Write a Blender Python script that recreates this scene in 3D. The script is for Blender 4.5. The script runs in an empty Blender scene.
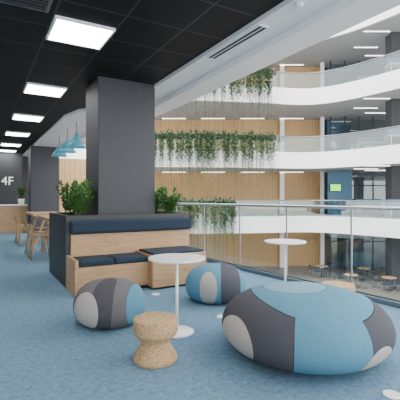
import bpy, bmesh, math, random
from mathutils import Vector, Matrix
random.seed(7)
S=bpy.context.scene; C=S.collection
PI=math.pi
# ---------------------------------------------------------------- materials
def mat(name,col,rough=.6,metal=0,var=0,scale=8,emit=None,es=1,bump=0,bscale=60,spec=.5):
    m=bpy.data.materials.new(name); m.use_nodes=True; nt=m.node_tree; b=nt.nodes['Principled BSDF']
    b.inputs['Base Color'].default_value=(*col,1); b.inputs['Roughness'].default_value=rough
    b.inputs['Metallic'].default_value=metal; b.inputs['Specular IOR Level'].default_value=spec
    tc=nt.nodes.new('ShaderNodeTexCoord')
    n=nt.nodes.new('ShaderNodeTexNoise'); n.inputs['Scale'].default_value=scale; n.inputs['Detail'].default_value=5
    nt.links.new(tc.outputs['Object'],n.inputs['Vector'])
    r=nt.nodes.new('ShaderNodeValToRGB'); v=max(var,.03)
    r.color_ramp.elements[0].position=.3; r.color_ramp.elements[1].position=.7
    r.color_ramp.elements[0].color=(*[max(0,c*(1-v)) for c in col],1); r.color_ramp.elements[1].color=(*[c*(1+v) for c in col],1)
    nt.links.new(n.outputs['Fac'],r.inputs['Fac']); nt.links.new(r.outputs['Color'],b.inputs['Base Color'])
    if emit:
        b.inputs['Emission Color'].default_value=(*emit,1); b.inputs['Emission Strength'].default_value=es
    if bump:
        n2=nt.nodes.new('ShaderNodeTexNoise'); n2.inputs['Scale'].default_value=bscale
        nt.links.new(tc.outputs['Object'],n2.inputs['Vector'])
        bp=nt.nodes.new('ShaderNodeBump'); bp.inputs['Strength'].default_value=bump; bp.inputs['Distance'].default_value=.01
        nt.links.new(n2.outputs['Fac'],bp.inputs['Height']); nt.links.new(bp.outputs['Normal'],b.inputs['Normal'])
    return m
def wood(name,c1,c2,vec=(1,1,14),plank=None):
    m=bpy.data.materials.new(name); m.use_nodes=True; nt=m.node_tree; L=nt.links; b=nt.nodes['Principled BSDF']
    b.inputs['Roughness'].default_value=.5
    tc=nt.nodes.new('ShaderNodeTexCoord'); mp=nt.nodes.new('ShaderNodeMapping'); mp.inputs['Scale'].default_value=vec
    L.new(tc.outputs['Object'],mp.inputs['Vector'])
    n=nt.nodes.new('ShaderNodeTexNoise'); n.inputs['Scale'].default_value=3; n.inputs['Detail'].default_value=6; n.inputs['Distortion'].default_value=.6
    L.new(mp.outputs['Vector'],n.inputs['Vector'])
    r=nt.nodes.new('ShaderNodeValToRGB'); r.color_ramp.elements[0].position=.3; r.color_ramp.elements[1].position=.7
    r.color_ramp.elements[0].color=(*c1,1); r.color_ramp.elements[1].color=(*c2,1)
    L.new(n.outputs['Fac'],r.inputs['Fac'])
    out=r.outputs['Color']
    if plank:
        w=nt.nodes.new('ShaderNodeTexWave'); w.wave_type='BANDS'; w.bands_direction='X'; w.wave_profile='SAW'
        w.inputs['Scale'].default_value=plank; w.inputs['Distortion'].default_value=0
        L.new(tc.outputs['Object'],w.inputs['Vector'])
        lt=nt.nodes.new('ShaderNodeMath'); lt.operation='GREATER_THAN'; lt.inputs[1].default_value=.14
        L.new(w.outputs['Fac'],lt.inputs[0])
        mx=nt.nodes.new('ShaderNodeMix'); mx.data_type='RGBA'; mx.inputs[6].default_value=(c1[0]*.76,c1[1]*.74,c1[2]*.7,1)
        L.new(lt.outputs[0],mx.inputs[0]); L.new(out,mx.inputs[7]); out=mx.outputs[2]
    L.new(out,b.inputs['Base Color'])
    return m
def glass(name,tint=(.93,.97,.96),k=.5,base=.03):
    m=bpy.data.materials.new(name); m.use_nodes=True; nt=m.node_tree; nt.nodes.clear()
    o=nt.nodes.new('ShaderNodeOutputMaterial'); t=nt.nodes.new('ShaderNodeBsdfTransparent'); t.inputs[0].default_value=(*tint,1)
    g=nt.nodes.new('ShaderNodeBsdfGlossy'); g.inputs['Roughness'].default_value=.02
    f=nt.nodes.new('ShaderNodeLayerWeight'); f.inputs['Blend'].default_value=.5
    p=nt.nodes.new('ShaderNodeMath'); p.operation='POWER'; p.inputs[1].default_value=3
    q=nt.nodes.new('ShaderNodeMath'); q.operation='MULTIPLY_ADD'; q.inputs[1].default_value=k; q.inputs[2].default_value=base
    nt.links.new(f.outputs['Facing'],p.inputs[0]); nt.links.new(p.outputs[0],q.inputs[0])
    x=nt.nodes.new('ShaderNodeMixShader'); nt.links.new(q.outputs[0],x.inputs[0])
    nt.links.new(t.outputs[0],x.inputs[1]); nt.links.new(g.outputs[0],x.inputs[2]); nt.links.new(x.outputs[0],o.inputs[0])
    return m
def patched(name,base,groups):
    m=bpy.data.materials.new(name); m.use_nodes=True; nt=m.node_tree; L=nt.links; b=nt.nodes['Principled BSDF']
    b.inputs['Roughness'].default_value=.9; b.inputs['Specular IOR Level'].default_value=.2
    tc=nt.nodes.new('ShaderNodeTexCoord')
    rgb=nt.nodes.new('ShaderNodeRGB'); rgb.outputs[0].default_value=(*base,1); cur=rgb.outputs[0]
    for ells,col in groups:
        lens=[]
        for (c,s) in ells:
            a=nt.nodes.new('ShaderNodeVectorMath'); a.operation='SUBTRACT'; a.inputs[1].default_value=c
            L.new(tc.outputs['Object'],a.inputs[0])
            d=nt.nodes.new('ShaderNodeVectorMath'); d.operation='DIVIDE'; d.inputs[1].default_value=s; L.new(a.outputs[0],d.inputs[0])
            l=nt.nodes.new('ShaderNodeVectorMath'); l.operation='LENGTH'; L.new(d.outputs[0],l.inputs[0]); lens.append(l)
        for thr,cc in ((1.02,tuple(x*.45 for x in base)),(1.0,col)):
            for l in lens:
                k=nt.nodes.new('ShaderNodeMath'); k.operation='LESS_THAN'; k.inputs[1].default_value=thr; L.new(l.outputs['Value'],k.inputs[0])
                mx=nt.nodes.new('ShaderNodeMix'); mx.data_type='RGBA'; L.new(k.outputs[0],mx.inputs[0]); L.new(cur,mx.inputs[6]); mx.inputs[7].default_value=(*cc,1)
                cur=mx.outputs[2]
    n=nt.nodes.new('ShaderNodeTexNoise'); n.inputs['Scale'].default_value=150; L.new(tc.outputs['Object'],n.inputs['Vector'])
    mr=nt.nodes.new('ShaderNodeMapRange'); mr.inputs[3].default_value=.65; mr.inputs[4].default_value=1.35; L.new(n.outputs['Fac'],mr.inputs[0])
    mu=nt.nodes.new('ShaderNodeVectorMath'); mu.operation='SCALE'; L.new(cur,mu.inputs[0]); L.new(mr.outputs[0],mu.inputs['Scale'])
    L.new(mu.outputs[0],b.inputs['Base Color'])
    bp=nt.nodes.new('ShaderNodeBump'); bp.inputs['Strength'].default_value=.4; bp.inputs['Distance'].default_value=.004
    L.new(n.outputs['Fac'],bp.inputs['Height']); L.new(bp.outputs[0],b.inputs['Normal'])
    return m

M_white=mat('white_paint',(.9,.9,.9),.5)
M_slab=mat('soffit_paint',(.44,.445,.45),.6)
M_whitelac=mat('white_lacquer',(.92,.92,.915),.3)
M_black=mat('dark_frame',(.02,.023,.029),.5)
M_col=mat('column_anthracite',(.044,.046,.054),.65,var=.06)
M_navy=mat('navy_fabric',(.01,.024,.045),.9,var=.2,scale=120,bump=.2,bscale=300)
M_wood=wood('oak_veneer',(.37,.22,.105),(.54,.34,.18),(1.2,1.2,14))
M_wallwood=wood('oak_wall_panel',(.46,.275,.115),(.54,.335,.15),(5,5,.6),plank=1.4)
M_floorwood=wood('table_oak',(.36,.21,.1),(.5,.32,.17),(12,1,1))
M_steel=mat('brushed_steel',(.6,.62,.64),.3,metal=1)
M_dsteel=mat('dark_steel',(.25,.26,.28),.35,metal=1)
M_teal=mat('teal_lampshade',(.09,.37,.52),.4)
M_leaf=mat('leaf_green',(.06,.17,.03),.5,var=.5,scale=20)
M_vine=mat('vine_green',(.065,.13,.055),.6,var=.6,scale=3)
M_stem=mat('stem_green',(.05,.08,.035),.6)
M_soil=mat('soil',(.03,.02,.015),.9,var=.4,scale=50)
M_glass=glass('clear_glass',(.93,.97,.965),.5,.05)
M_glass2=glass('balcony_glass',(.8,.89,.9),.5,.08)
M_lamp=mat('lamp_diffuser',(.9,.9,.9),.5,emit=(1,.99,.96),es=20)
M_strip=mat('office_strip_light',(.9,.9,.9),.5,emit=(1,.94,.82),es=6)
M_green=mat('green_screen',(.2,.6,.05),.5,emit=(.3,.95,.05),es=2)
M_dkglass=mat('office_partition',(.04,.05,.06),.3,var=.5,scale=.7)
M_grey=mat('brown_tile_floor',(.2,.17,.145),.35,var=.15,scale=2)
M_blueseat=mat('blue_panel',(.045,.13,.21),.5)
M_text=mat('sign_white',(.85,.85,.85),.5,emit=(1,1,1),es=.6)

def cork():
    m=bpy.data.materials.new('cork'); m.use_nodes=True; nt=m.node_tree; L=nt.links; b=nt.nodes['Principled BSDF']; b.inputs['Roughness'].default_value=.85
    tc=nt.nodes.new('ShaderNodeTexCoord'); v=nt.nodes.new('ShaderNodeTexVoronoi'); v.inputs['Scale'].default_value=150; L.new(tc.outputs['Object'],v.inputs['Vector'])
    s=nt.nodes.new('ShaderNodeSeparateColor'); L.new(v.outputs['Color'],s.inputs[0])
    r=nt.nodes.new('ShaderNodeValToRGB'); e=r.color_ramp.elements
    e[0].position=0; e[0].color=(.2,.11,.045,1); e[1].position=1; e[1].color=(.6,.41,.22,1); k=e.new(.2); k.color=(.44,.275,.135,1)
    L.new(s.outputs[0],r.inputs[0]); L.new(r.outputs[0],b.inputs['Base Color']); return m
M_cork=cork()
def carpet():
    m=bpy.data.materials.new('blue_carpet'); m.use_nodes=True; nt=m.node_tree; L=nt.links; b=nt.nodes['Principled BSDF']; b.inputs['Roughness'].default_value=.95; b.inputs['Specular IOR Level'].default_value=.1
    tc=nt.nodes.new('ShaderNodeTexCoord')
    n=nt.nodes.new('ShaderNodeTexNoise'); n.inputs['Scale'].default_value=24; n.inputs['Detail'].default_value=12; n.inputs['Roughness'].default_value=.88
    L.new(tc.outputs['Object'],n.inputs['Vector'])
    r=nt.nodes.new('ShaderNodeValToRGB'); e=r.color_ramp.elements
    e[0].position=.36; e[0].color=(.075,.155,.235,1); e[1].position=.66; e[1].color=(.26,.39,.49,1); k=e.new(.5); k.color=(.15,.26,.36,1)
    L.new(n.outputs['Fac'],r.inputs[0]); L.new(r.outputs[0],b.inputs['Base Color'])
    n2=nt.nodes.new('ShaderNodeTexNoise'); n2.inputs['Scale'].default_value=250; L.new(tc.outputs['Object'],n2.inputs['Vector'])
    bp=nt.nodes.new('ShaderNodeBump'); bp.inputs['Strength'].default_value=.5; bp.inputs['Distance'].default_value=.004
    L.new(n2.outputs['Fac'],bp.inputs['Height']); L.new(bp.outputs[0],b.inputs['Normal']); return m
M_carpet=carpet()
def blackceil():
    m=bpy.data.materials.new('black_ceiling_tiles'); m.use_nodes=True; nt=m.node_tree; L=nt.links; b=nt.nodes['Principled BSDF']; b.inputs['Roughness'].default_value=.6
    tc=nt.nodes.new('ShaderNodeTexCoord'); br=nt.nodes.new('ShaderNodeTexBrick'); br.offset=0; br.inputs['Scale'].default_value=1
    br.inputs['Brick Width'].default_value=.64; br.inputs['Row Height'].default_value=.64; br.inputs['Mortar Size'].default_value=.01
    br.inputs['Color1'].default_value=(.004,.004,.005,1); br.inputs['Color2'].default_value=(.009,.009,.011,1); br.inputs['Mortar'].default_value=(.055,.055,.06,1)
    b.inputs['Specular IOR Level'].default_value=.3
    mp=nt.nodes.new('ShaderNodeMapping'); mp.inputs['Location'].default_value=(-.02,.12,0)
    L.new(tc.outputs['Object'],mp.inputs['Vector']); L.new(mp.outputs[0],br.inputs['Vector']); L.new(br.outputs[0],b.inputs['Base Color']); return m
M_ceil=blackceil()

# ---------------------------------------------------------------- helpers
def obj(name,bm,m=None,loc=(0,0,0),parent=None,smooth=False,rz=0):
    me=bpy.data.meshes.new(name); bmesh.ops.recalc_face_normals(bm,faces=bm.faces); bm.to_mesh(me); bm.free()
    if smooth:
        for p in me.polygons: p.use_smooth=True
    o=bpy.data.objects.new(name,me); C.objects.link(o); o.location=loc; o.rotation_euler=(0,0,rz)
    if m: me.materials.append(m)
    if parent: o.parent=parent
    return o
def addbox(bm,x0,x1,y0,y1,z0,z1):
    r=bmesh.ops.create_cube(bm,size=1)
    for v in r['verts']:
        v.co=Vector(((x0+x1)/2+v.co.x*(x1-x0),(y0+y1)/2+v.co.y*(y1-y0),(z0+z1)/2+v.co.z*(z1-z0)))
    return r
def box(name,x0,x1,y0,y1,z0,z1,m,bev=0,parent=None,seg=3,loc=(0,0,0),rz=0):
    bm=bmesh.new(); addbox(bm,x0,x1,y0,y1,z0,z1)
    if bev: bmesh.ops.bevel(bm,geom=bm.edges[:],offset=bev,segments=seg,affect='EDGES',profile=.5)
    return obj(name,bm,m,loc,parent,rz=rz)
def addlathe(bm,prof,n=40,cx=0,cy=0,cap=True):
    rings=[]
    for r,z in prof:
        rings.append([bm.verts.new((cx+r*math.cos(2*PI*i/n),cy+r*math.sin(2*PI*i/n),z)) for i in range(n)])
    for a,b in zip(rings,rings[1:]):
        for i in range(n): bm.faces.new((a[i],a[(i+1)%n],b[(i+1)%n],b[i]))
    if cap:
        bm.faces.new(rings[0][::-1]); bm.faces.new(rings[-1])
def lathe(name,prof,m,loc=(0,0,0),parent=None,n=40,cap=True):
    bm=bmesh.new(); addlathe(bm,prof,n,cap=cap); o=obj(name,bm,m,loc,parent)
    for p in o.data.polygons:
        p.use_smooth = len(p.vertices)==4
    return o
def addtube(bm,pts,r,n=8):
    pts=[Vector(p) for p in pts]; rings=[]
    for i,p in enumerate(pts):
        t=(pts[min(i+1,len(pts)-1)]-pts[max(i-1,0)]).normalized()
        up=Vector((0,0,1)) if abs(t.z)<.9 else Vector((1,0,0))
        a=t.cross(up).normalized(); b=t.cross(a)
        rings.append([bm.verts.new(p+a*r*math.cos(2*PI*k/n)+b*r*math.sin(2*PI*k/n)) for k in range(n)])
    for a,b in zip(rings,rings[1:]):
        for i in range(n): bm.faces.new((a[i],a[(i+1)%n],b[(i+1)%n],b[i]))
    bm.faces.new(rings[0]); bm.faces.new(rings[-1])
def tube(name,pts,r,m,parent=None,loc=(0,0,0),n=8):
    bm=bmesh.new(); addtube(bm,pts,r,n); return obj(name,bm,m,loc,parent,smooth=True)
def empty(name,loc=(0,0,0),rz=0):
    e=bpy.data.objects.new(name,None); e.empty_display_size=.1; e.location=loc; e.rotation_euler=(0,0,rz); C.objects.link(e); return e
def thing(o,label,cat,group=None):
    o['label']=label; o['category']=cat
    if group: o['group']=group
    return o
def struct(o): o['kind']='structure'; return o
def copyt(o,loc,rz=0,parent=None):
    c=o.copy(); C.objects.link(c)
    if parent is None: c.location=loc; c.rotation_euler=(0,0,rz)
    else: c.parent=parent
    for ch in o.children: copyt(ch,None,0,c)
    return c
def prism(name,poly,z0,z1,m,parent=None):
    bm=bmesh.new(); a=[bm.verts.new((x,y,z0)) for x,y in poly]; b=[bm.verts.new((x,y,z1)) for x,y in poly]
    bm.faces.new(a[::-1]); bm.faces.new(b); n=len(poly)
    for i in range(n): bm.faces.new((a[i],a[(i+1)%n],b[(i+1)%n],b[i]))
    return obj(name,bm,m,parent=parent)
def chaikin(p,k=2):
    for _ in range(k):
        q=[p[0]]
        for a,b in zip(p,p[1:]):
            q.append((a[0]*.75+b[0]*.25,a[1]*.75+b[1]*.25)); q.append((a[0]*.25+b[0]*.75,a[1]*.25+b[1]*.75))
        q.append(p[-1]); p=q
    return p
def offs(path,t):
    out=[]
    for i,p in enumerate(path):
        a=Vector(path[max(i-1,0)]); b=Vector(path[min(i+1,len(path)-1)]); d=(b-a).normalized()
        out.append((p[0]-d.y*t,p[1]+d.x*t))
    return out
def ribbon(name,path,t,z0,z1,m,parent=None):
    q=offs(path,t); bm=bmesh.new(); n=len(path)
    R=[[bm.verts.new((*path[i],z0)),bm.verts.new((*path[i],z1)),bm.verts.new((*q[i],z1)),bm.verts.new((*q[i],z0))] for i in range(n)]
    for a,b in zip(R,R[1:]):
        for k in range(4): bm.faces.new((a[k],a[(k+1)%4],b[(k+1)%4],b[k]))
    bm.faces.new(R[0]); bm.faces.new(R[-1])
    return obj(name,bm,m,parent=parent)
def W(l,d): return (.5*d+.8660254*l,.8660254*d-.5*l)   # plan frame of the opposite wing (rotated 30 deg)
WR=-PI/6

# ---------------------------------------------------------------- our floor
rail=[(4.2,-5),(4.12,1),(4.06,2.6),(3.92,4.5),(3.76,6.9),(3.6,9.5),(3.42,12),(3.3,18)]
def railX(y):
    for a,b in zip(rail,rail[1:]):
        if a[1]<=y<=b[1]: return a[0]+(b[0]-a[0])*(y-a[1])/(b[1]-a[1])
    return rail[-1][0]
ry=[-5+i*.5 for i in range(47)]
rp=[(railX(y),y) for y in ry]
struct(prism('floor',[(-5,-5)]+[(x+.06,y) for x,y in rp]+[(-5,18)],-.45,0,M_carpet))
struct(ribbon('trim_1',[(x+.061,y) for x,y in rp],-.03,-.5,.06,M_black))
# ceilings
struct(prism('ceiling',[(-5,-5),(2.46,-5),(2.46,6.9),(2.2,7.6),(1.8,8.1),(1.65,8.8),(1.6,18),(-5,18)],3.05,3.4,M_ceil))
out=chaikin([(3.2,-5),(3.22,1),(3.22,2.5),(3.24,4.5),(3.26,7),(3.15,9),(2.95,12),(2.7,18)])
inn=[(2.465,-5),(2.465,6.9),(2.2,7.6),(1.8,8.1),(1.65,8.8),(1.6,18)]
struct(prism('ceiling',inn+out[::-1],3.0,3.4,M_white))
struct(ribbon('trim_2',out,.38,2.92,4.2,M_whitelac))
v=box('air_vent',2.49,2.62,3.1,4.15,2.985,3.0,M_white); 
bm=bmesh.new()
for i in range(2): addbox(bm,2.51+i*.055,2.54+i*.055,3.12,4.13,2.98,2.986)
obj('slot',bm,M_black,parent=v); thing(v,'long white linear air vent with black slots in the soffit','air vent')
v=empty('ceiling_grille',(.3,3.72,3.05)); bm=bmesh.new()
for a in ((-.3,.3,-.3,-.27),(-.3,.3,.27,.3),(-.3,-.27,-.27,.27),(.27,.3,-.27,.27)): addbox(bm,*a,-.015,0)
obj('grille_frame',bm,M_dsteel,parent=v); bm=bmesh.new()
for i in range(9): addbox(bm,-.27,.27,-.25+i*.06,-.235+i*.06,-.014,0)
obj('grille_slats',bm,M_dsteel,parent=v); thing(v,'square dark slatted air grille in the black ceiling','air vent')
# walls
struct(box('wall_left',-5.15,-5,-5,18,-.0,3.4,M_white))
struct(box('wall_back',-5,2.2,18,18.15,0,3.4,M_col))
w=box('wall_far',2.2,6.2,18,18.15,0,3.0,M_wallwood); struct(w)
struct(box('wall_sign',.0,1.55,16.9,17.0,0,3.05,M_col))
tcv=bpy.data.curves.new('t','FONT'); tcv.body='4F'; tcv.size=.46; tcv.extrude=.01
to=bpy.data.objects.new('t',tcv); C.objects.link(to); bpy.context.view_layer.update()
me=bpy.data.meshes.new_from_object(to.evaluated_get(bpy.context.evaluated_depsgraph_get())); bpy.data.objects.remove(to)
me.materials.clear(); me.materials.append(M_text)
t=bpy.data.objects.new('level_sign',me); C.objects.link(t); t.location=(.79,16.885,1.74); t.rotation_euler=(PI/2,0,0)
thing(t,'white 4F lettering on the dark wall','sign')

# ceiling lamps
def lamp(x,y):
    e=empty('ceiling_lamp',(x,y,3.03))
    box('lamp_diffuser',-.29,.29,-.29,.29,-.004,.012,M_lamp,parent=e)
    bm=bmesh.new()
    for a in ((-.31,.31,-.31,-.29),(-.31,.31,.29,.31),(-.31,-.29,-.29,.29),(.29,.31,-.29,.29)): addbox(bm,*a,-.01,.02)
    obj('lamp_frame',bm,M_white,parent=e); 
    return thing(e,'square white recessed ceiling light panel','ceiling light','ceiling light panels')
L0=lamp(.98,4.36)
for y in (-.75,1.8,6.93,9.5,12.06,14.6,16.5): copyt(L0,(.98,y,3.03))
for y in (-3.3,-.75,1.8,4.36,6.93,9.5,12.06,14.6): copyt(L0,(-1.6,y,3.03))
e=lathe('smoke_detector',[(.045,2.999),(.045,2.98),(.03,2.965)],M_whitelac,(2.55,2.6,0)); thing(e,'small round white smoke detector on the soffit','smoke detector')

# columns
for y0 in (5.75,14.2):
    struct(box('column',1.56,2.48,y0,y0+.76,0,3.05,M_col,bev=.006,seg=1))

# ---------------------------------------------------------------- bench unit
B=empty('booth_bench',(1.98,5.4,0))
def bb(n,x0,x1,y0,y1,z0,z1,m,bev=0): return box(n,x0-1.98,x1-1.98,y0-5.4,y1-5.4,z0,z1,m,bev,parent=B)
bm=bmesh.new()   # planter shell (hollow trough round the column)
for a in ((1.03,2.92,5.4,5.46),(1.03,2.92,6.74,6.8),(1.03,1.09,5.46,6.74),(2.86,2.92,5.46,6.74)):
    addbox(bm,a[0]-1.98,a[1]-1.98,a[2]-5.4,a[3]-5.4,0,.98)
obj('planter_box',bm,M_black,parent=B)
bm=bmesh.new()
for a in ((1.09,1.555,5.46,6.74),(2.485,2.86,5.46,6.74),(1.555,2.485,5.46,5.745),(1.555,2.485,6.515,6.74)): addbox(bm,a[0]-1.98,a[1]-1.98,a[2]-5.4,a[3]-5.4,.6,.9)
obj('soil',bm,M_soil,parent=B)
bb('back_panel',1.09,2.9,5.37,5.4,.42,.72,M_wood)
bb('back_cushion',1.08,2.91,5.28,5.4,.74,.91,M_navy,.03)
bb('end_panel',1.03,1.07,4.83,5.4,0,.45,M_wood)
bb('bench_base',1.07,2.0,4.85,5.4,.05,.36,M_wood,.004)
bb('plinth',1.1,2.0,4.9,5.4,0,.05,M_black)
bb('seat_cushion',1.08,1.53,4.84,5.28,.362,.44,M_navy,.025)
bb('seat_cushion',1.535,1.99,4.84,5.28,.362,.44,M_navy,.025)
bb('box_seat',2.0,2.82,4.71,5.36,.03,.455,M_wood,.004)
bb('plinth',2.03,2.79,4.75,5.36,0,.03,M_black)
bb('seat_pad',2.02,2.8,4.74,5.27,.457,.485,M_navy,.012)
thing(B,'oak bench with navy cushions built round a dark planter','bench')

def leaf(bm,p,dirv,L,wd,up=Vector((0,0,1))):
    d=dirv.normalized(); s=d.cross(up)
    if s.length<.05: s=Vector((1,0,0))
    s.normalize(); nrm=s.cross(d)
    a=bm.verts.new(p); b=bm.verts.new(p+d*L*.45+s*wd+nrm*.1*L); c=bm.verts.new(p+d*L); e=bm.verts.new(p+d*L*.45-s*wd+nrm*.1*L); m_=bm.verts.new(p+d*L*.5)
    bm.faces.new((a,b,m_)); bm.faces.new((b,c,m_)); bm.faces.new((c,e,m_)); bm.faces.new((e,a,m_))
def bush(h,sp,n,seed,z0=0):
    random.seed(seed); e=empty('foliage_plant')
    bl=bmesh.new(); bs=bmesh.new()
    for i in range(n):
        a=random.uniform(0,2*PI); hh=h*random.uniform(.6,1.05); lean=sp*random.uniform(.25,1)
        pts=[Vector((math.cos(a)*(.03+lean*(t/8)**1.6),math.sin(a)*(.03+lean*(t/8)**1.6),z0+hh*(t/8)**.85)) for t in range(9)]
        addtube(bs,pts,.005,5)
        for k in range(2,9):
            d=(pts[k]-pts[k-1]).normalized(); s=d.cross(Vector((random.uniform(-1,1),random.uniform(-1,1),.2))).normalized()
            for sg in (1,-1):
                leaf(bl,pts[k],d*.6+s*sg+Vector((0,0,.15)),random.uniform(.07,.11),.024)
        leaf(bl,pts[-1],pts[-1]-pts[-2],.1,.022)
    obj('leaves',bl,M_leaf,parent=e); obj('stems',bs,M_stem,parent=e)
    return e
lab='leafy green plant growing in the dark planter'
for (x,y,h,sp,n,s) in ((1.22,5.62,.5,.17,22,1),(1.38,5.95,.5,.12,16,2),(1.24,6.35,.52,.16,18,3),(2.7,5.68,.42,.17,22,4),(2.66,6.2,.45,.13,16,5)):
    p=bush(h,sp,n,s); p.location=(x,y,.9); thing(p,lab,'plant','planter plants')

# ---------------------------------------------------------------- poufs
def pouf(rx,ry_,h,m,loc,label,ex=.72):
    bm=bmesh.new(); n=96; K=40; R=[]
    for j in range(K+1):
        ph=-PI/2+PI*j/K
        up=ph>0
        c=abs(math.cos(ph))**(ex if up else .5); s=math.copysign(abs(math.sin(ph))**1.0,math.sin(ph))
        zc=h*.43
        z=zc+(h-zc)*s if up else zc+zc*1.06*s
        z=max(z,0.0); c=max(c,1e-3)
        R.append([bm.verts.new((rx*c*math.cos(2*PI*i/n),ry_*c*math.sin(2*PI*i/n),z)) for i in range(n)])
    for a,b in zip(R,R[1:]):
        for i in range(n): bm.faces.new((a[i],a[(i+1)%n],b[(i+1)%n],b[i]))
    bm.faces.new(R[0][::-1]); bm.faces.new(R[-1])
    o=obj('pouf',bm,m,loc,smooth=True,rz=WR)
    thing(o,label,'pouf'); return o
DK=(.075,.075,.088); TP=(.15,.14,.147); BG=(.44,.41,.38); BL=(.1,.255,.355); LB=(.19,.35,.43)
m3=patched('pouf_fabric_large',DK,[([((.06,.1,.55),(.5,.85,.27)),((.03,-.62,.2),(.26,.5,.46))],BL),([((-.06,.12,.52),(.27,.3,.1))],LB),([((-.6,-.28,.17),(.17,.26,.18))],BG),([((.4,-.55,.07),(.17,.2,.16))],BG)])
pouf(.66,.66,.5,m3,(2.27,2.26,0),'large round upholstered pouf in dark grey, blue and beige patches')
m1=patched('pouf_fabric_beige',TP,[([((.0,-.2,.25),(.1,.34,.3))],DK),([((.34,-.12,.2),(.15,.34,.28))],BL),([((-.36,0,.2),(.12,.2,.25))],DK),([((-.17,-.28,.18),(.15,.2,.18))],BG)])
pouf(.345,.345,.42,m1,(1.125,3.71,0),'small round pouf with taupe, beige and blue patches',.66)
m2=patched('pouf_fabric_blue',BL,[([((.16,-.15,.2),(.12,.5,.4))],DK),([((-.09,-.32,.2),(.1,.2,.2))],BG)])
pouf(.36,.36,.425,m2,(2.47,3.91,0),'small round pouf in blue with dark grey and beige patches',.66)

# cork stools
cp=[(.155,0),(.164,.005),(.165,.03),(.161,.045),(.115,.12),(.11,.135),(.11,.148),(.115,.16),(.155,.2),(.165,.215),(.166,.225),(.166,.31),(.163,.317),(.155,.32),(.12,.319)]
k=lathe('cork_stool',cp,M_cork,(1.16,2.68,0),n=56); thing(k,'turned cork stool with a narrow waist','stool','cork stools')
k2=copyt(k,(3.27,2.77,0)); 
# white tables
def wtable(x,y,r):
    e=empty('side_table',(x,y,0))
    lathe('tabletop',[(r-.012,.662),(r,.668),(r,.678),(r-.005,.682)],M_whitelac,parent=e,n=64)
    lathe('pole',[(.014,.012),(.014,.662)],M_whitelac,parent=e,n=16)
    lathe('base',[(.155,0),(.155,.008),(.15,.012),(.02,.016)],M_whitelac,parent=e,n=48)
    return thing(e,'round white pedestal side table','table','white side tables')
T1=wtable(1.57,3.14,.26); copyt(T1,(3.34,3.65,0))
def outlet(x,y):
    e=lathe('floor_outlet',[(.055,.0),(.055,.006),(.05,.009),(.036,.009),(.034,.005)],M_whitelac,(x,y,0),n=32)
    lathe('outlet_cover',[(.03,.004),(.03,.008)],M_white,parent=e,n=24)
    return thing(e,'small round white floor outlet set in the carpet','floor outlet','floor outlets')
o1=outlet(2.22,1.47); copyt(o1,(2.17,3.31,0)); copyt(o1,(1.95,4.5,0))

# ---------------------------------------------------------------- near glass railing
G=empty('glass_railing',(4,4,0))
posts=[3.2+1.07*i for i in range(-6,12)]
fine=[posts[0]+.25*i for i in range(int((posts[-1]-posts[0])/.25)+1)]
tube('handrail',[(railX(y)-4,y-4,1.1) for y in fine],.02,M_steel,parent=G,n=12)
ribbon('base_channel',[(railX(y)-4-.02,y-4) for y in fine],-.04,0,.055,M_dsteel,parent=G)
for y in posts:
    box('post',-.006,.006,-.01,.01,.0,1.09,M_dsteel,parent=G,loc=(railX(y)-4,y-4,0))
for a,b in zip(posts,posts[1:]):
    xa,xb=railX(a),railX(b); bm=bmesh.new()
    P=[(xa-.004-4,a+.015-4),(xb-.004-4,b-.015-4),(xb+.004-4,b-.015-4),(xa+.004-4,a+.015-4)]
    lo=[bm.verts.new((*p,.055)) for p in P]; hi=[bm.verts.new((*p,1.04)) for p in P]
    bm.faces.new(lo[::-1]); bm.faces.new(hi)
    for i in range(4): bm.faces.new((lo[i],lo[(i+1)%4],hi[(i+1)%4],hi[i]))
    obj('glass_panel',bm,M_glass,parent=G)
thing(G,'clear glass balustrade with steel posts and round handrail','railing')

# ---------------------------------------------------------------- pendant lamps
def pend(x,y):
    e=empty('pendant_lamp',(x,y,3.0))
    tube('cord',[(0,0,0),(0,0,-.28)],.007,M_black,parent=e)
    lathe('lamp_shade',[(.03,-.26),(.045,-.3),(.06,-.36),(.1,-.42),(.16,-.5),(.22,-.6),(.21,-.6),(.15,-.505),(.03,-.4)],M_teal,parent=e,n=32,cap=False)
    lathe('bulb',[(.02,-.42),(.05,-.48),(.035,-.54),(.01,-.56)],M_lamp,parent=e,n=16)
    return thing(e,'teal bell-shaped pendant lamp on a black cord','pendant lamp','teal pendant lamps')
p0=pend(2.0,9.25); copyt(p0,(2,10.3,3.0)); copyt(p0,(2,11.4,3.0))

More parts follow.
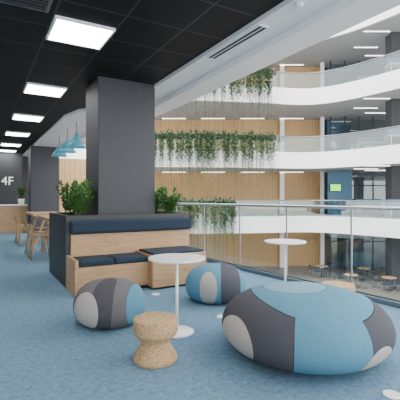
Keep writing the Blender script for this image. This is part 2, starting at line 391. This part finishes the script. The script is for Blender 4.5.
# tables and chairs
def dtable():
    e=empty('dining_table')
    box('tabletop',-.4,.4,-.9,.9,.76,.82,M_floorwood,bev=.006,parent=e)
    for sy in (-.75,.75):
        bm=bmesh.new()
        addtube(bm,[(-.1,sy,.77),(-.34,sy,0)],.034); addtube(bm,[(.1,sy,.77),(.34,sy,0)],.034); addtube(bm,[(-.22,sy,.35),(.22,sy,.35)],.025)
        obj('leg_frame',bm,M_floorwood,parent=e)
    tube('stretcher',[(0,-.75,.35),(0,.75,.35)],.022,M_floorwood,parent=e)
    return thing(e,'long oak table with splayed wooden legs','table','long oak tables')
d0=dtable(); d0.location=(1.6,8.7,0); copyt(d0,(1.6,11.3,0))
def dchair(seat,backm,legm):
    e=empty('dining_chair')
    bm=bmesh.new(); addbox(bm,-.17,.17,-.17,.17,.445,.485); bmesh.ops.bevel(bm,geom=bm.edges[:],offset=.012,segments=2,affect='EDGES'); obj('seat',bm,seat,parent=e)
    bm=bmesh.new(); addbox(bm,-.215,-.19,-.17,.17,.58,.71); bmesh.ops.bevel(bm,geom=bm.edges[:],offset=.01,segments=2,affect='EDGES'); obj('backrest',bm,backm,parent=e)
    for sx,sy in ((-.13,-.13),(-.13,.13),(.13,-.13),(.13,.13)):
        tube('leg',[(sx*1.5,sy*1.4,0),(sx,sy,.46)],.015,legm,parent=e)
    bm=bmesh.new()
    for sy in (-.13,.13): addtube(bm,[(-.15,sy,.46),(-.2,sy,.7)],.009)
    obj('back_support',bm,legm,parent=e)
    return thing(e,'light wooden stool with low back and angled legs','chair','dining stools')
c0=dchair(M_floorwood,M_floorwood,M_floorwood); c0.location=(1.1,8.3,0)
for y in (9.1,10.9,11.7): copyt(c0,(1.1,y,0))
for y in (8.3,9.1,10.9,11.7): copyt(c0,(2.2,y,0),PI)
e=empty('reception_counter',(1.0,15.3,0)); box('counter_body',-.5,.5,-.3,.3,0,.95,M_wood,parent=e); box('countertop',-.53,.53,-.33,.33,.95,.99,M_whitelac,parent=e)
thing(e,'oak reception counter with a white top','counter')
pl=bush(.4,.14,16,9,.2); pl.location=(1.36,15.3,.99); pl.name='potted_plant'; lathe('pot',[(.09,0),(.12,.2),(.11,.2)],M_whitelac,parent=pl,n=20)
thing(pl,'leafy green plant in a white pot on the counter','plant')

# ---------------------------------------------------------------- opposite wing
FF=4.1
path=[(-9,23.2),(0,23.7),(4.2,24.2),(6.0,24.8),(7.6,24.7),(9.2,23.4),(10.9,21.0),(13,17.6),(16,12.5)]
path=[path[0]]+chaikin(path[1:],3)
wp=[W(*p) for p in path]
back=[W(22,12.5),W(22,30),W(-9,30)]
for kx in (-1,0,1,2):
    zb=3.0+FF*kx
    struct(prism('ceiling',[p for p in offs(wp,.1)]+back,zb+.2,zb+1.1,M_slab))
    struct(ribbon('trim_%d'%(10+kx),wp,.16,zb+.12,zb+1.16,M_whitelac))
    if kx<3:
        g=empty('balcony_railing',(*W(5,25),zb+1.16)); gl=offs(wp,.08); ox,oy=W(5,25)
        ribbon('glass_panel',[(x-ox,y-oy) for x,y in gl],.02,0,.97,M_glass2,parent=g)
        tube('handrail',[(x-ox,y-oy,1.0) for x,y in gl],.04,M_dsteel,parent=g)
        thing(g,'curved clear glass balcony balustrade with steel handrail','railing','balcony balustrades')
struct(prism('floor',[(5,-12),(40,-12),(40,40),(-5,40),(-5,19),(-5,-12)],-4.3,-4.1,M_grey))
o=box('wall_wood',-9,9.5,0,.2,-4.1,16,M_wallwood,rz=WR,loc=(*W(0,30),0)); struct(o)
o=box('wall_office',9.5,22,0,.2,-4.1,16,M_dkglass,rz=WR,loc=(*W(0,30),0)); struct(o)
for kx in (-2,-1,0,1):
    fz=4.1+FF*kx; ct=3.2
    for (l,d,s,m) in ((12.15,24,.4,M_col),(9.2,29,.12,M_white),(15.5,19,.35,M_col),(6.3,29.6,.15,M_white)):
        q=box('column',-s,s,-s,s,0,ct,m,rz=WR,loc=(*W(l,d),fz)); struct(q)
    for i,(l,d) in enumerate(((10.8,23.5),(11.2,26),(13.5,22),(12.6,27.5))):
        q=box('linear_lamp',-.8,.8,-.03,.03,-.03,-.0,M_strip,rz=WR,loc=(*W(l,d),fz+ct)); thing(q,'slim linear office ceiling light','ceiling light','linear office lights')
    for l in (-5,-2,1,4,7):
        q=box('wall_strip_light',-.9,.9,-.03,.03,-.03,-.0,M_strip,rz=WR,loc=(*W(l,29.4),fz+ct)); thing(q,'warm slim strip light washing the wood wall','ceiling light','warm strip lights')
    g=empty('glass_partition',(*W(12.2,28.3),fz),WR)
    box('glass_pane',-2.6,2.6,-.01,.01,.05,2.85,M_glass2,parent=g)
    for i in range(6): box('mullion',-2.6+i*1.04-.04,-2.6+i*1.04+.04,-.04,.04,0,3.1,M_black,parent=g)
    box('transom',-2.6,2.6,-.04,.04,2.1,2.18,M_black,parent=g)
    thing(g,'glazed office partition with dark mullions','partition','office partitions')
    if kx>-2 and kx!=-1:
        q=box('wall_panel',-.8,.8,0,.08,0,3.1,M_blueseat,rz=WR,loc=(*W(10.6,29.7),fz)); struct(q)
q=box('wall_panel',-.6,1.1,0,.08,0,3.1,M_blueseat,rz=WR,loc=(*W(9.6,27.1),0)); struct(q)
s=empty('display_screen',(*W(9.5,27.0),1.95),WR); box('screen_frame',-.4,.4,-.03,.03,-.26,.26,M_black,parent=s); box('screen_image',-.35,.35,-.04,-.03,-.22,.22,M_green,parent=s)
thing(s,'wall-mounted display showing a bright green image','screen')

# vines
def vine(seed,wd,ln,strands):
    random.seed(seed); e=empty('hanging_vine'); bl=bmesh.new(); bs=bmesh.new()
    for i in range(strands):
        x=random.uniform(-wd/2,wd/2); y=random.uniform(-.3,.0); L=ln*random.uniform(.25,1.1)
        long=random.random()<.32
        if long: L=ln*random.uniform(1.1,2.3)
        z=random.uniform(-.0,.3); z0=z; px=x
        while z>-L:
            f=max(0,-z/ln)
            dens=.065+.08*max(0,f-.5)
            z-=dens*random.uniform(.7,1.3); px+=random.uniform(-.025,.025)
            a=random.uniform(0,2*PI)
            big=1.25 if f<.6 else max(.6,1.25-(f-.6)*1.2)
            leaf(bl,Vector((px,y,z)),Vector((math.cos(a),math.sin(a),-.6)),random.uniform(.1,.16)*big,.053*big)
        addtube(bs,[(x,y,z0),(px,y,z)],.007,4)
    obj('leaves',bl,M_vine,parent=e); obj('stems',bs,M_stem,parent=e)
    return thing(e,'trailing green vine hanging over the balcony edge','hanging plant','balcony vines')
V=[vine(21+i,.46,2.05,(14,17,10,16,8,14,9,12)[i]) for i in range(8)]
idx=0
def fd(l): return 23.2+(l+9)*.5/9 if l<0 else 23.7+l*.5/4.2
for kx,l0,l1 in ((0,-4.6,4.7),(1,-4.2,4.7),(-1,-2.5,2.0)):
    l=l0
    while l<l1:
        z=3.0+FF*kx+2.15; 
        if idx<8: v_=V[idx]; v_.location=(*W(l,fd(l)-.2),z); v_.rotation_euler=(0,0,WR)
        else:
            j=random.choice((2,4,6,7,5)) if kx==1 else random.randrange(8)
            v_=copyt(V[j],(*W(l,fd(l)-.2),z),WR)
        idx+=1; l+=.56
for kx,l0,l1 in ((0,-5,4.9),(1,-4.5,4.9),(-1,-3,2.3)):
    A=W(l0,fd(l0)-.16); Bp=W(0,fd(0)-.16); D=W(l1-.1,fd(l1)-.16)
    q=ribbon('vine_trough',[A,Bp,D],.14,3.0+FF*kx+1.85,3.0+FF*kx+2.15,M_black); thing(q,'long dark planter trough on the balcony edge','planter','balcony planters')

# lower level furniture
def ctable():
    e=empty('cafe_table'); lathe('tabletop',[(.4,.72),(.4,.75)],M_floorwood,parent=e,n=24); lathe('pole',[(.03,.02),(.03,.72)],M_black,parent=e,n=10); lathe('base',[(.22,0),(.22,.02)],M_black,parent=e,n=20)
    return thing(e,'round oak cafe table with dark pedestal','table','cafe tables')
cc=dchair(M_black,M_black,M_dsteel); cc['label']='dark cafe chair beside a round table'; cc['group']='cafe chairs'
tt=ctable(); lst=[(9,23),(10.9,22.2),(8.2,26),(10.7,25.2),(11.6,20.1)]; first=True
for i,(l,d) in enumerate(lst):
    if i==0: tt.location=(*W(l,d),-4.1)
    else: copyt(tt,(*W(l,d),-4.1))
    for a in (0.3,1.9,3.5,5.0):
        x,y=W(l,d); x-=.66*math.cos(a); y-=.66*math.sin(a)
        if first: cc.location=(x,y,-4.1); cc.rotation_euler=(0,0,a); first=False
        else: copyt(cc,(x,y,-4.1),a)
def desk():
    e=empty('office_desk'); box('desktop',-.8,.8,-.4,.4,.71,.74,M_whitelac,parent=e)
    for sx in (-.75,.75): box('leg',sx-.02,sx+.02,-.38,.38,0,.71,M_steel,parent=e)
    box('privacy_screen',-.8,.8,-.02,.02,.74,1.15,M_blueseat,parent=e)
    return thing(e,'white office desk with a blue privacy screen','desk','office desks')
dk=desk(); first=True
for kx in (0,1,2):
    for l,d in ((11.7,22.4),(13.6,20.6),(11.2,25.5)):
        z=FF*kx+.002
        if first: dk.location=(*W(l,d),z); dk.rotation_euler=(0,0,WR); first=False
        else: copyt(dk,(*W(l,d),z),WR)

# ---------------------------------------------------------------- light, camera
w=bpy.data.worlds.new('World'); S.world=w; w.use_nodes=True
w.node_tree.nodes['Background'].inputs[0].default_value=(.98,.99,1,1); w.node_tree.nodes['Background'].inputs[1].default_value=5.0
sd=bpy.data.lights.new('Sun','SUN'); sd.energy=3.5; sd.angle=.6; sd.color=(1,.97,.92)
so=bpy.data.objects.new('Sun',sd); C.objects.link(so); so.location=(6,6,25)
dv=Vector((*W(.45,.5),-1)); so.rotation_euler=dv.to_track_quat('-Z','Y').to_euler()
cd=bpy.data.cameras.new('Camera'); cam=bpy.data.objects.new('Camera',cd); C.objects.link(cam)
cam.location=(0,0,1.22); cam.rotation_euler=(PI/2,0,WR); cd.sensor_width=36; cd.lens=385/400*36; cd.shift_y=-.005; cd.clip_end=200
S.camera=cam
